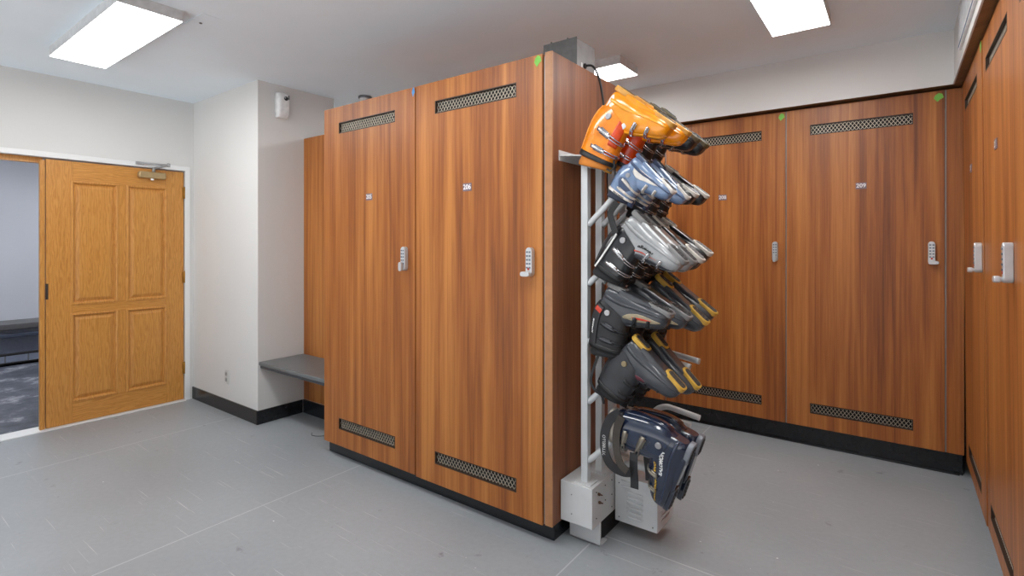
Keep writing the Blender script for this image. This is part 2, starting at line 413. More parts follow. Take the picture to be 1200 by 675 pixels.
# ------------------------------------------------------------------ lockers
def diag_mesh(mb, x0, x1, z0, z1, y, px=.022, hh=.0155, th=.0014, d=.003):
    # expanded metal: two families of slanted strands clipped to the opening
    w = x1-x0; h = z1-z0; sl = hh*2/px
    for sgn in (1, -1):
        k = -int(h/hh)-2
        while True:
            xb = x0+k*px
            if xb > x1+h/sl: break
            # line: x = xb + sgn*(z-z0)/sl
            pts = []
            ts = [0, h]
            a = xb; b = xb+sgn*h/sl
            lo, hi = 0.0, 1.0; dx = b-a
            if dx != 0:
                t0 = (x0-a)/dx; t1 = (x1-a)/dx; lo = max(lo, min(t0, t1)); hi = min(hi, max(t0, t1))
            if hi-lo > .02:
                p = Vector((a+dx*lo, 0, z0+h*lo)); q = Vector((a+dx*hi, 0, z0+h*hi)); dr = (q-p).normalized(); nn = Vector((-dr.z, 0, dr.x))*th
                for s_ in (0,):
                    A = [p-nn, q-nn, q+nn, p+nn]
                    f0 = [mb.bm.verts.new((v.x, y, v.z)) for v in A]; f1 = [mb.bm.verts.new((v.x, y+d, v.z)) for v in A]
                    mb._f(f0); mb._f(f1[::-1])
                    for i in range(4): mb._f([f0[(i+1) % 4], f0[i], f1[i], f1[(i+1) % 4]])
            k += 1
def locker(W, z0, z1, vents, vx, lock, num, numpos, depth, loc, rot, label, tape=None, knob='side', gap_strip=False, group=None):
    """front at local y=0, facing -y, width along x"""
    T = thing('ski_locker', label, 'locker', loc, rot, group)
    # carcass: sides, top, bottom and back behind the door
    mb = MB(); g = .004
    mb.box(g, .022, .024, depth, z0, z1); mb.box(W-.022, W-g, .024, depth, z0, z1)
    mb.box(.022, W-.022, .024, depth, z0, z0+.02); mb.box(.022, W-.022, .024, depth, z1-.02, z1); mb.box(.022, W-.022, depth-.01, depth, z0+.02, z1-.02)
    mb.build('body', M['wood_end'], T)
    mb = MB(); xs = [.003, vx[0], vx[1], W-.003]; zz = [z0, vents[0][0], vents[0][1], vents[1][0], vents[1][1], z1]
    mb.slab(xs, zz, {(1, 1), (1, 3)}, 0, .02)
    dr = mb.build('door', M['wood'], T, bevel=.001)
    for a, b in vents:
        mb = MB(); f = .005
        mb.mi = 0
        mb.slab([vx[0], vx[0]+f, vx[1]-f, vx[1]], [a, a+f, b-f, b], {(1, 1)}, -.0005, .019)
        mb.mi = 2; mb.box(vx[0]+f, vx[1]-f, .028, .031, a+f, b-f)  # dark sheet standing in for the shade inside the locker
        mb.mi = 1; diag_mesh(mb, vx[0]+f, vx[1]-f, a+f, b-f, .012)
        mb.build('vent_grille', [M['frame_dark'], M['mesh'], M['dark']], dr)
    if gap_strip: MB().box(W-.001, W+.004, .003, .022, z0, z1).build('edge_strip', M['gap'], T)
    # number plate
    px, pz = numpos
    pl = MB().box(px-.03, px+.03, -.003, 0, pz-.021, pz+.021, .0012).build('number_plate', M['plate'], T)
    mb = MB(); add_text(mb, num, .036, lambda u, v: (px+u, -.0036, pz+v), bold=.0006); mb.build('number', M['white'], pl)
    # push button lock
    lx, lz, hh = lock
    mb = MB(); w = .018
    outline = [(lx+w*math.cos(t), lz+hh-w+w*math.sin(t)) for t in [PI*k/8 for k in range(9)]]+[(lx-w*math.cos(t), lz-hh+w-w*math.sin(t)) for t in [PI*k/8 for k in range(9)]]
    mb.prism(outline, -.028, 0); k_ = mb.build('keypad_lock', M['lock'], T, bevel=.003)
    for i in range(5):
        for s_ in (-1, 1):
            MB().box(lx+s_*.0075-.005, lx+s_*.0075+.005, -.0305, -.028, lz+hh-.022-i*.0185-.004, lz+hh-.022-i*.0185+.004, .001).build('button', M['key'], k_)
    MB().cyl((lx, -.0265, lz-hh+.036), (0, -1, 0), .006, .0035, 12).build('indicator', M['red'], k_)
    mb = MB(); zb = lz-hh+.012
    kx, kz, ka, kb = {'side': (lx-.008, zb, .026, .012), 'right': (lx+.008, zb, .026, .012), 'up': (lx, zb+.012, .012, .026)}[knob]
    mb.prism([(kx+sgnpow(math.cos(t), .6)*ka, kz+sgnpow(math.sin(t), .6)*kb) for t in [2*PI*k/20 for k in range(20)]], -.052, -.034)
    mb.cyl((lx, -.036, zb), (0, 1, 0), .009, .01, 12)
    mb.build('thumb_turn', M['lock'], k_, bevel=.003)
    if tape:
        for (tx, tz, m, sh) in tape:
            mb = MB(); mb.prism([(tx+a*.036*sh, tz+b*.036) for a, b in ((-.5, -.1), (-.1, -.75), (.25, -.35), (.6, -.1), (.45, .55), (.05, .75), (-.35, .4))], -.0012, 0)
            mb.build('tape_scrap', m, dr)
    return T
DI = .75
locker(.889, .098, 2.312, ((.207, .279), (2.135, 2.207)), (.165, .715), (.812, 1.331, .069), '205', (.478, 1.706), DI, (-3.097, 2.04, 0), 0,
       'left-hand walnut locker of the freestanding block, number 205, beside the bench niche', tape=[(.872, 2.285, M['blue'], .6)], knob='up', group=None)
locker(.866, .092, 2.312, ((.203, .272), (2.133, 2.205)), (.155, .712), (.803, 1.331, .069), '206', (.394, 1.714), DI, (-2.206, 2.04, 0), 0,
       'right-hand walnut locker of the freestanding block, number 206, nearest the boot rack', tape=[(.836, 2.282, M['green'], 1)], gap_strip=False)
# end panel and filler strips
struct
ep = thing('end_panel', 'dark walnut end panel of the locker block behind the boot rack', 'panel', (-1.325, 2.05, 0))
MB().box(.0, .035, .0, .75, .098, 2.315, .001).build('board', M['wood_end'], ep)
MB().box(-.004, .036, -.008, .0, .098, 2.315).build('edging', M['edge'], ep)
MB().box(-.014, -.005, .0, .03, .098, 2.30).build('edge_strip', M['gap'], ep)

# back row; x seams
bl = dict(depth=.6, rot=0)
BV = ((.238, .308), (2.170, 2.242))
def back(x0, w, num, label, tape=None, knob='side'):
    return locker(w, .140, 2.360, BV, (.148, .716), (w-.066, 1.360, .071), num, (.443, 1.800 if num == '209' else 1.768), .6, (x0, LY, 0), 0, label, tape, knob, gap_strip=True)
L209 = back(-.641, .872, '209', 'walnut locker 209 in the back row, nearest the right corner', tape=[(.838, 2.318, M['green'], 1.2)], knob='right')
back(-1.518, .874, '208', 'walnut locker 208 in the back row, directly right of the hanging boots', tape=[(.845, 2.323, M['green'], 1)], knob='up')
back(-2.395, .874, '207', 'walnut locker in the back row, mostly hidden behind the hanging boots', knob='up')
MB().box(.877, .959, .001, .025, .14, 2.36, .001).build('filler_strip', M['wood'], L209)
# right row, faces -x
RV = ((.192, .262), (2.185, 2.252))
def right(ytop, w, num, label, tape=None, dx=0):
    c = w/2-.02
    L_ = locker(w, .115, 2.362, RV, (c-.285, c+.285), (w-.066, 1.352, .071), num, (c-.0, 1.82), .6, (LX+dx, ytop, 0), -PI/2, label, tape)
    L_.rotation_euler = (math.radians(.5), 0, -PI/2); return L_
right(4.115, .893, '210', 'farthest walnut locker on the right wall, next to the corner filler', tape=[(.87, 2.335, M['green'], 1.1)])
right(3.220, .800, '211', 'middle walnut locker on the right wall, second from the corner', dx=.004)
right(2.418, .872, '212', 'nearest walnut locker on the right wall, cut by the frame edge', dx=.0)
# panel behind the bench niche
t = thing('back_panel', 'tall walnut panel standing behind the niche bench', 'panel', (-4.018, 2.455, 0))
MB().box(0, .9, 0, .02, .11, 2.30, .001).build('board', M['wood'], t)
MB().box(0, .9, .02, .29, 2.28, 2.30).build('top_board', M['wood_end'], t)
# niche bench
t = thing('niche_bench', 'slate grey wall bench in the niche beside the column', 'bench', (-4.019, 2.07, 0))
MB().box(.0, .9, .0, .384, .462, .49, .006).build('seat', M['slate'], t)
MB().box(.004, .9, .012, .03, .44, .462).build('edge_rail', M['slate_edge'], t)
mb = MB(); mb.prism([(.06, .462), (.38, .462), (.38, .36), (.34, .36)], .015, .035, 'yz'); mb.build('bracket', M['black'], t)
MB().box(.02, .3, .05, .36, .452, .462).build('underframe', M['wood_end'], t)

# ------------------------------------------------------------------ small fittings
t = thing('air_freshener', 'white automatic air freshener high on the column wall', 'air freshener', (-4.02, 2.25, 2.53))
mb = MB()
rs = []
for z, d, w in ((-.1, .045, .042), (-.095, .055, .047), (-.05, .062, .050), (.04, .064, .050), (.09, .058, .048), (.1, .05, .045)):
    n = 20; r = []
    for k in range(n+1):
        a = -PI/2+PI*k/n; e = .45
        r.append(Vector((max(0, math.copysign(abs(math.cos(a))**e, math.cos(a)))*d, math.copysign(abs(math.sin(a))**e, math.sin(a))*w, z)))
    rs.append(r)
mb.rings(rs); mb.build('case', M['plastic'], t)
MB().cyl((.060, .012, .055), (1, 0, 0), .017, .005, 16).build('nozzle', M['black'], t)
MB().cyl((.063, .004, .06), (1, 0, 0), .007, .004, 12).build('sensor', M['silver'], t)
MB().box(.056, .066, .032, .042, .05, .085, .003).build('side_slot', M['lockside'], t)

t = thing('wall_outlet', 'pale grey power outlet low on the column front', 'outlet', (-4.53, 2.065, .298))
MB().box(-.036, .036, -.006, 0, -.058, .058, .003).build('cover_plate', plain('outlet_plate', srgb(206, 206, 204), .35), t)
for z in (-.024, .024):
    o = MB().box(-.017, .017, -.009, -.006, z-.016, z+.016, .003).build('socket', plain('outlet_socket', srgb(170, 170, 168), .4), t)
    mb = MB(); mb.box(-.009, -.006, -.0095, -.009, z-.004, z+.008); mb.box(.006, .009, -.0095, -.009, z-.004, z+.008); mb.cyl((0, -.0091, z-.009), (0, -1, 0), .003, .0006, 8)
    mb.build('slot', M['black'], o)

def light(x0, x1, y0, y1, label, zb=2.64, m=None, ce=None):
    cx, cy = (x0+x1)/2, (y0+y1)/2; ce = ce or CE
    t = thing('ceiling_light', label, 'ceiling light', (cx, cy, ce), 0)
    a, b = (x1-x0)/2, (y1-y0)/2; h = zb-ce
    mb = MB(); mb.box(-a, a, -b, -b+.006, h, 0); mb.box(-a, a, b-.006, b, h, 0); mb.box(-a, -a+.006, -b+.006, b-.006, h, 0); mb.box(a-.006, a, -b+.006, b-.006, h, 0)
    mb.box(-a+.006, a-.006, -b+.006, b-.006, -.01, 0)
    mb.build('frame', M['housing'], t)
    MB().box(-a+.003, a-.003, -b+.003, b-.003, h-.002, h+.004, .0015).build('diffuser', m or M['lamp'], t)
    return t
light(-4.435, -3.16, .905, 1.207, 'long flat lit ceiling light nearest the oak door')
light(-.597, -.303, 2.08, 3.375, 'flat lit ceiling light over the aisle right of the boots')
light(-2.78, -1.515, 3.26, 3.56, 'flat lit ceiling light partly hidden behind the locker block')
light(-2.42, -1.15, .905, 1.207, 'added unseen ceiling light in front of the locker block, above the frame')  # added out of view to brighten the tops of the block lockers
light(-4.6, -3.34, 3.5, 3.8, 'added unseen ceiling light over the aisle behind the column')  # hidden fill added to even out the light at the back
light(-.597, -.303, .1, 1.37, 'added unseen ceiling light over the right lockers, above the frame')  # extra out-of-view light added to lift the right side
for y in (-1, 1.2, 3.2):
    light(-7.4, -7.1, y-.6, y+.6, 'added unseen ceiling light in the far room, %s' % {-1: 'left end', 1.2: 'middle', 3.2: 'right end'}[y], 2.66, M['fill_cool'], 2.72)  # unseen fill lights added to brighten the far room

t = thing('smoke_detector', 'small round white smoke detector on the ceiling behind the locker block', 'smoke detector', (-3.73, 2.86, CE))
MB().cyl((0, 0, -.022), (0, 0, 1), .058, .022, 24, .004).build('base', M['lockside'], t)
MB().cyl((0, 0, -.04), (0, 0, 1), .042, .02, 24, .006, r2=.05).build('dome', M['plastic'], t)

t = thing('ceiling_access_plate', 'small square white plate on the ceiling behind the left light', 'ceiling plate', (-3.23, 1.33, CE))
MB().box(-.13, .13, -.05, .05, -.004, 0, .001).build('plate', M['ceil'], t)
MB().cyl((-.01, 0, -.008), (0, 0, 1), .008, .005, 10).build('screw', M['screw'], t)

# air grille on the right bulkhead
t = thing('air_return_grille', 'white louvred air grille high on the right bulkhead', 'air grille', (.267, 3.62, 2.55))
L = 1.5; z0, z1 = -.11, .125
mb = MB()
mb.slab([-.0, .045, L-.045, L], [z0, z0+.045, z1-.02, z1], {(1, 1)}, -.012, 0)
for v in mb.bm.verts: v.co = Vector((v.co.y, -v.co.x, v.co.z))
mb.build('frame', M['grille_w'], t)
MB().box(-.014, -.0118, -L+.01, -.01, z0+.012, z0+.020).build('pinstripe', M['bluegrey'], t)
mb = MB(); mb.box(-.002, .0, -L+.045, -.045, z0+.045, z1-.02); mb.build('cavity_shade', M['dark'], t)  # flat black sheet painted as the shade behind the louvres
mb = MB()
for k in range(9):
    z = z0+.055+k*.018
    mb.prism([(-.011, z), (-.009, z+.002), (-.002, z-.008), (-.004, z-.01)], -L+.045, -.045, 'xz')
mb.build('louvre', M['grille_w'], t); mb = MB()
n = 44
for k in range(n):
    y = -.05-k*(L-.1)/n
    mb.box(-.0125, -.010, y-.003, y+.001, z0+.045, z1-.02)
mb.build('fin_bank', M['grille_w'], t)

# metal box on top of the locker block and its cable
t = thing('fan_housing', 'galvanised sheet metal box standing on top of the locker block', 'metal box', (-1.535, 2.35, 2.314))
mb = MB(); mb.box(0, .2, .001, .2, 0, .172, .001); mb.build('casing', M['galv'], t)
mb = MB(); mb.box(-.002, .2025, -.003, .001, 0, .175, .0005)
for x in (.045, .145): mb.box(x, x+.008, -.006, -.001, .172, .179)
mb.build('front_plate', M['galv_dark'], t)
mb = MB(); mb.cyl((.2, .085, .045), (1, 0, 0), .014, .008, 16, .002); mb.build('grommet', M['black'], t)
mb = MB(); mb.box(.2, .203, .045, .06, .03, .055, .001); mb.build('toggle', M['plastic'], t)
def bez(pts, n=10):
    """Catmull-Rom through the points"""
    P = [Vector(p) for p in pts]; out = []
    for i in range(len(P)-1):
        a, b, c_, d = P[max(i-1, 0)], P[i], P[i+1], P[min(i+2, len(P)-1)]
        for k in range(n):
            t_ = k/n
            out.append(.5*((2*b)+(c_-a)*t_+(2*a-5*b+4*c_-d)*t_*t_+(3*b-a-3*c_+d)*t_**3))
    return out+[P[-1]]
tag(MB().tube(bez([(-1.327, 2.435, 2.36), (-1.29, 2.45, 2.35), (-1.262, 2.47, 2.27), (-1.25, 2.50, 2.1), (-1.245, 2.52, 1.9), (-1.24, 2.53, 1.2), (-1.24, 2.535, .6), (-1.235, 2.53, .305)], 8), .006, 8).build('power_cable', M['black'], smooth=True),
    'black power cable dropping from the metal box behind the boot rack', 'cable')
tag(MB().tube(bez([(-3.515, 2.215, .003), (-3.47, 2.185, .003), (-3.42, 2.20, .003), (-3.37, 2.25, .003)], 6), .0022, 6).build('wire_scrap', M['black'], smooth=True),
    'short black wire scrap on the floor left of the locker block', 'wire')

# ------------------------------------------------------------------ boot rack
R = thing('boot_dryer_rack', 'white tubular boot drying rack fixed to the end of the locker block', 'boot rack', (-1.2, 2.4, 0))
ro = Vector((-1.2, 2.4, 0))
def W2(x, y, z): return Vector((x, y, z))-ro
YP = [2.165, 2.31, 2.445, 2.585]; ZR = [1.778, 1.507, 1.229, .955, .677, .401]
mb = MB(); a, b = W2(-1.285, 2.11, .112), W2(-1.118, 2.72, .298)
mb.box(a.x, b.x, a.y, b.y, a.z, b.z, .002); bb = mb.build('base_box', M['rack'], R)
mb = MB()
for (y, z) in ((2.15, .27), (2.24, .27), (2.31, .27), (2.24, .2), (2.31, .2), (2.31, .14), (2.15, .15)):
    p = W2(-1.118, y, z); mb.cyl(p, (1, 0, 0), .0028, .003, 8)
for (x, z) in ((-1.225, .245), (-1.225, .155)): mb.cyl(W2(x, 2.11, z), (0, -1, 0), .0025, .002, 8)
mb.build('screw', M['screw'], bb)
for y, z in ((2.17, .255), (2.175, .215)):
    mb = MB(); mb.cyl(W2(-1.118, y, z), (1, 0, 0), .007, .01, 10, .001); mb.cyl(W2(-1.110, y, z), (1, 0, 0), .003, .014, 8)
    mb.build('fitting', M['copper'], bb)
for y in (2.19, 2.66):
    mb = MB(); a, b = W2(-1.282, y, 0), W2(-1.125, y+.006, .114); mb.box(a.x, b.x, a.y, b.y, a.z, b.z, .001)
    a, b = W2(-1.128, y-.0, 0), W2(-1.118, y+.01, .114); mb.box(a.x, b.x, a.y, b.y, a.z, b.z, .001)
    a, b = W2(-1.282, y, 0), W2(-1.118, y+.07, .006); mb.box(a.x, b.x, a.y, b.y, a.z, b.z, .001)
    mb.build('foot_bracket', M['rack'], R)
mb = MB(); a, b = W2(-1.284, 2.22, .0), W2(-1.14, 2.65, .112); mb.box(a.x, b.x, a.y, b.y, a.z, b.z); mb.build('plinth', M['black'], R)
# blower housing with louvres
a, b = W2(-1.112, 2.335, .068), W2(-.898, 2.545, .29)
mb = MB(); mb.box(a.x, b.x, a.y, b.y, a.z, b.z, .003); bh = mb.build('blower_housing', M['rack'], R)
def louvre(mb, c, u, n, w):
    # a pressed louvre: rounded half-dome slot on a face (u = direction along the slot, n = outward)
    c = Vector(c); u = Vector(u); n = Vector(n); rs = []
    for k in range(9):
        s_ = -1+2*k/8; prof = (1-s_**4)
        ctr = c+u*(w*s_)
        rs.append([ctr+Vector((0, 0, .006)), ctr+n*(.006*prof)+Vector((0, 0, .003)), ctr+n*(.009*prof)+Vector((0, 0, -.004)), ctr+n*.0005+Vector((0, 0, -.005))])
    mb.rings(rs)
for k in range(8):
    z = .268-k*.0235
    mb = MB(); louvre(mb, W2(-1.01+(.0 if k > 1 else -.04), 2.335, z), (1, 0, 0), (0, -1, 0), .042 if k > 1 else .03); mb.build('louvre', M['rack'], bh)
    mb = MB(); louvre(mb, W2(-.898, 2.44, z), (0, 1, 0), (1, 0, 0), .06); mb.build('louvre', M['rack'], bh)
mb = MB()
for (x, z) in ((-1.09, .255), (-1.09, .09), (-.92, .255), (-.92, .09)): mb.cyl(W2(x, 2.335, z), (0, -1, 0), .003, .002, 8)
mb.build('screw', M['screw'], bh)
mb = MB(); p = bez([W2(-.92, 2.40, .285), W2(-.93, 2.39, .32), W2(-.99, 2.385, .345), W2(-1.06, 2.39, .33), W2(-1.10, 2.40, .28)], 6); mb.tube(p, .024, 12)
mb.build('air_duct', M['rack'], R)
for i, y in enumerate(YP):
    p = W2(-1.18, y, 0)
    MB().box(p.x-.0175, p.x+.0175, p.y-.0175, p.y+.0175, .297, 1.832, .003).build('post', M['tube'], R)
    mb = MB(); mb.box(p.x-.045, p.x+.045, p.y-.04, p.y+.04, .297, .303, .001)
    for sx in (-.035, .035):
        for sy in (-.03, .03): mb.cyl((p.x+sx, p.y+sy, .303), (0, 0, 1), .005, .005, 6)
    mb.build('post_flange', M['rack'], R)
    for zi, z in enumerate(ZR):
        tip = -.78 if (zi >= 4 and i >= 2) else -.835   # arms that carry a boot end inside it
        path = bez([W2(-1.165, y, z), W2(-1.10, y, z+.06), W2(-1.02, y, z+.14), W2(-.985, y, z+.172), W2(-.945, y, z+.187), W2(-.90, y, z+.183), W2(tip, y, z+.163+(-.78-tip)*.16)], 5)
        mb = MB(); mb.tube(path, .0145, 12); mb.build('hanger_arm', M['tube'], R)
mb = MB(); mb.prism([(W2(-1.29, 0, 0).x, W2(0, 2.10, 0).y), (W2(-1.198, 0, 0).x, W2(0, 2.155, 0).y), (W2(-1.198, 0, 0).x, W2(0, 2.6, 0).y), (W2(-1.29, 0, 0).x, W2(0, 2.62, 0).y)], 1.832, 1.838, 'xy')
a = W2(-1.29, 2.10, 1.812); b = W2(-1.285, 2.62, 1.86); mb.box(a.x, b.x, a.y, b.y, a.z, b.z)
mb.build('wall_bracket', M['rack'], R)

# ------------------------------------------------------------------ ski boots
def cr(vals, t):
    n = len(vals)-1; x = min(max(t, 0), 1)*n; i = min(int(x), n-1); f = x-i
    a, b, c_, d = vals[max(i-1, 0)], vals[i], vals[i+1], vals[min(i+2, n)]
    return tuple(.5*((2*q)+(r-p)*f+(2*p-5*q+4*r-s)*f*f+(3*q-p-3*r+s)*f**3) for p, q, r, s in zip(a, b, c_, d))
# stations along the foot: x, z bottom, z top, half width
FOOT = [(.000, .030, .150, .030), (.012, .022, .180, .038), (.045, .018, .192, .043), (.085, .018, .190, .044), (.120, .020, .172, .043), (.150, .020, .146, .044),
        (.185, .016, .132, .049), (.220, .014, .114, .052), (.252, .013, .100, .051), (.280, .013, .088, .046), (.299, .016, .074, .036), (.308, .026, .060, .020)]
def foot(u, ang, off=0):
    x, zb, zt, hw = cr(FOOT, u); c, s = math.cos(ang), math.sin(ang)
    e = .62 if s > 0 else .45; zc = zb+(zt-zb)*.42; h = (zt-zc) if s > 0 else (zc-zb)
    ny, nz = c, s
    return Vector((x, sgnpow(c, .7 if s > 0 else .5)*hw+ny*off, zc+sgnpow(s, .85 if s > 0 else .5)*h+nz*off))
# stations up the cuff: axis x, axis z, half length, half width, tilt
CUFF = [(.070, .100, .076, .048, -.30), (.068, .135, .086, .053, -.22), (.071, .175, .089, .056, -.1), (.080, .215, .087, .057, .06), (.090, .250, .085, .058, .16), (.100, .282, .084, .060, .24), (.105, .298, .083, .061, .28)]
CK = [1.0]
def cuff(u, ang, off=0):
    ax, az, hl, hw, tl = cr(CUFF, u); az = .1+(az-.1)*CK[0]; ax = .07+(ax-.07)*CK[0]; c, s = math.cos(ang), math.sin(ang)
    # ang 0 = +y side, 90 = front, 180 = -y side, 270 = back
    lx = sgnpow(s, .8)*hl+s*off; ly = sgnpow(c, .7)*hw+c*off
    return Vector((ax+lx*math.cos(tl*.8), ly, az-lx*math.sin(tl*.8)+(.0)))
def patch(mb, S, u0, u1, a0, a1, o0, o1, nu=4, na=12, shape=None):
    """thickened patch lying on surface S"""
    g = [[], []]
    for i in range(nu+1):
        for L_, o in ((0, o0), (1, o1)):
            row = []
            for j in range(na+1):
                s, t = i/nu, j/na
                if shape: s2, t2 = shape(s, t)
                else: s2, t2 = s, t
                edge = (j in (0, na)) or (i in (0, nu))
                row.append(mb.bm.verts.new(S(u0+(u1-u0)*s2, math.radians(a0+(a1-a0)*t2), o if not (L_ == 1 and edge) else o0+(o1-o0)*.75)))
            g[L_].append(row)
    for L_ in (0, 1):
        for i in range(nu):
            for j in range(na):
                f = mb._f([g[L_][i][j], g[L_][i][j+1], g[L_][i+1][j+1], g[L_][i+1][j]])
                if f: f.smooth = True
    for i in range(nu):
        for j in (0, na): mb._f([g[0][i][j], g[0][i+1][j], g[1][i+1][j], g[1][i][j]])
    for j in range(na):
        for i in (0, nu): mb._f([g[0][i][j], g[0][i][j+1], g[1][i][j+1], g[1][i][j]])
def leaf(cv=.35):   # tapered swoosh outline
    def f(s, t):
        w = math.sin(PI*min(max(t, .02), .98))**.7
        return (.5+(s-.5)*w+cv*math.sin(PI*t)*.5, t)
    return f
def surf_text(mb, S, u, ang, txt, size, du, da, off=.0012, bold=0, width=None):
    """text whose baseline runs along (du, da) on S; du in station units per metre, da in degrees per metre"""
    V, F = text_mesh(txt, size, width, bold)
    for_ = []
    for v in V:
        uu = u+v.x*du[0]+v.y*du[1]; aa = ang+v.x*da[0]+v.y*da[1]
        for_.append(mb.bm.verts.new(S(uu, math.radians(aa), off)))
    for f in F: mb._f([for_[i] for i in f])

def ski_boot(sp, H, a, y, scale, label, group, yaw=0.0, roll=0.0):
    T = thing('ski_boot', label, 'ski boot', (0, 0, 0), 0, group)
    ca, sa = math.cos(a), math.sin(a)
    Rm = Matrix(((ca, 0, -sa), (0, -1, 0), (-sa, 0, -ca))).to_4x4()
    T.matrix_world = Matrix.Translation((H[0], y, H[1])) @ Matrix.Rotation(yaw, 4, 'Z') @ Rm @ Matrix.Rotation(roll, 4, 'X') @ Matrix.Scale(scale, 4)
    CK[0] = sp.get('ck', .95); m = sp['m']; side = sp.get('buckle', 1)     # +1: buckle levers on the side turned to the viewer
    # lower shell
    mb = MB(); n = 32
    rs = [[foot(i/26, 2*PI*k/n) for k in range(n)] for i in range(27)]
    mb.rings(rs); sh = mb.build('lower_shell', m['shell'], T)
    # overlap flap and moulded ribs of the shell
    mb = MB(); patch(mb, foot, .42, .93, 62, 128, -.004, .0035, 12, 8)
    patch(mb, foot, .05, .93, -14, -4, -.002, .0025, 16, 2); patch(mb, foot, .05, .93, 184, 194, -.002, .0025, 16, 2)
    mb.build('overlap_flap', m.get('flap', m['shell']), T)
    # cuff
    mb = MB()
    rs = [[cuff(i/14, 2*PI*k/n) for k in range(n)] for i in range(15)]
    top = rs[-1]; ctr = sum(top, Vector())/n
    rs.append([ctr+(p-ctr)*.93+(p-ctr).cross(Vector((0, 1, 0)))*0 for p in top])
    rs += [[ctr+(p-ctr)*.93-(Vector((.25, 0, .97))*.02) for p in top]]
    mb.rings(rs, cap=False)
    for f in (list(mb.bm.verts)[:n],): pass
    cf = mb.build('cuff', m['cuff'], T)
    mb = MB(); patch(mb, cuff, .10, .80, 248, 292, -.001, .005, 8, 6)
    mb.build('rear_spoiler', m.get('spoiler', m['cuff']), T)
    for s_ in (0, 180):
        mb = MB(); c_ = cuff(.24, math.radians(s_-6 if s_ else 354)); c_ = Vector((.058, c_.y, .125)); ax = (0, 1 if s_ == 0 else -1, 0)
        mb.cyl(c_-Vector(ax)*.004, ax, .014, .007, 16, .002); mb.cyl(c_+Vector(ax)*.003, ax, .007, .002, 12)
        mb.build('pivot_rivet', m.get('rivet', M['silver']), T)
    # liner: padded rim rising out of the cuff, with an open throat
    mb = MB(); up = Vector((.27, 0, .963)); rs = []
    for dz, k in ((-.03, .86), (.0, .90), (.018, .92), (.028, .90), (.032, .83), (.028, .72), (.01, .68), (-.03, .66), (-.035, .3)):
        rs.append([ctr+(p-ctr)*k+up*(dz+(.010 if k > .6 else 0)*(-(p-ctr).x/.07)) for p in top])
    mb.rings(rs); mb.build('liner', m['liner'], T)
    # tongue of the liner standing at the front of the cuff
    mb = MB(); rs = []
    for k in range(7):
        t_ = k/6; p = Vector((.160+.030*t_, 0, .1+(.125+.082*t_)*CK[0])); w = .036*(1-.25*t_**3); th = .010
        rs.append([p+Vector((0, w*s_, 0))+Vector((-.6*abs(s_)**2*.03, 0, 0))+Vector((q*th, 0, -q*th*.3)) for s_, q in ((-1, 0), (-.6, .5), (0, 1), (.6, .5), (1, 0), (.6, -.6), (0, -.6), (-.6, -.6))])
    mb.rings(rs); mb.build('tongue', m.get('tongue', m['liner']), T)
    # power strap
    mb = MB(); patch(mb, cuff, .80, .98, -70, 250, .001, .0045, 3, 40)
    ps = mb.build('power_strap', m.get('strap', M['black']), T)
    if sp.get('strap_tail'):
        mb = MB(); p0 = cuff(.42, math.radians(62))+Vector((.0, .006, 0)); rs = []
        d = Vector(sp['strap_tail'])
        for k in range(6):
            q = p0+d*(k/5)+Vector((0, .006*math.sin(k*1.1), 0)); w = d.cross(Vector((0, 1, 0))).normalized()*.018
            rs.append([q-w, q-w+Vector((0, .003, 0)), q+w+Vector((0, .003, 0)), q+w])
        mb.rings(rs, smooth=False); mb.build('strap_tail', m.get('strap', M['black']), ps)
    # soles: heel and toe pads, with tread blocks
    def plan(xa, xb, wa, wb, ra=.03, rb=.03):
        nn = 7; low = [(xa+ra-ra*math.cos(PI/2*k/nn), -wa*math.sin(PI/2*k/nn)**.6) for k in range(1, nn+1)]
        low += [(xb-rb+rb*math.sin(PI/2*k/nn), -wb*math.cos(PI/2*k/nn)**.6) for k in range(0, nn)]
        return [(xa, 0)]+low+[(xb, 0)]+[(x, -y_) for x, y_ in reversed(low)]
    for nm, (xa, xb, wa, wb) in (('heel_pad', (-.012, .088, .032, .030)), ('toe_pad', (.198, .314, .032, .034))):
        mb = MB(); mb.prism(plan(xa, xb, wa, wb), 0, .024, 'xy'); pad = mb.build(nm, m['heel'] if nm == 'heel_pad' else m['toe'], T, bevel=.005)
        mb = MB(); mb.prism(plan(xa+.012, xb-.010, wa-.011, wb-.011, .02, .02), -.0015, .002, 'xy')
        nrow = 5
        for i in range(nrow):
            x = xa+.024+(xb-xa-.046)*i/(nrow-1)
            mb.box(x-.005, x+.005, -.017, -.003, -.0035, .0, .001); mb.box(x-.002, x+.008, .003, .017, -.0035, .0, .001)
        mb.build('tread', m['tread'], pad)
    mb = MB(); mb.box(.06, .225, -.034, .034, .006, .04, .008); mb.build('arch_sole', m.get('arch', m['shell']), T)
    # buckles
    for (S, u, w, a0, a1, ct) in ((foot, .70, .030, 38, 140, 0), (foot, .54, .032, 36, 142, 0), (cuff, .36, .075, 20, 160, 1), (cuff, .66, .075, 20, 160, 1)):
        if side < 0: lever_a, dirn = a1+10, 1
        else: lever_a, dirn = a0-10, -1
        mb = MB(); patch(mb, S, u-w/2, u+w/2, a0, a1, .001, .005, 2, 14)
        bk = mb.build('buckle_strap', m.get('bstrap', m['shell']), T)
        mb = MB(); aa = lever_a
        # base plate, toothed ladder, bail wire and lever
        patch(mb, S, u-w*.7, u+w*.7, aa-12, aa+12, .0025, .0085, 2, 5)
        patch(mb, S, u-w*.46, u+w*.46, aa-17, aa+19, .010, .018, 2, 6, shape=lambda s, t: (.5+(s-.5)*(1-.35*t), t))
        mid = 90
        lo, hi = (aa+14, mid-6) if aa < 90 else (mid+6, aa-14)
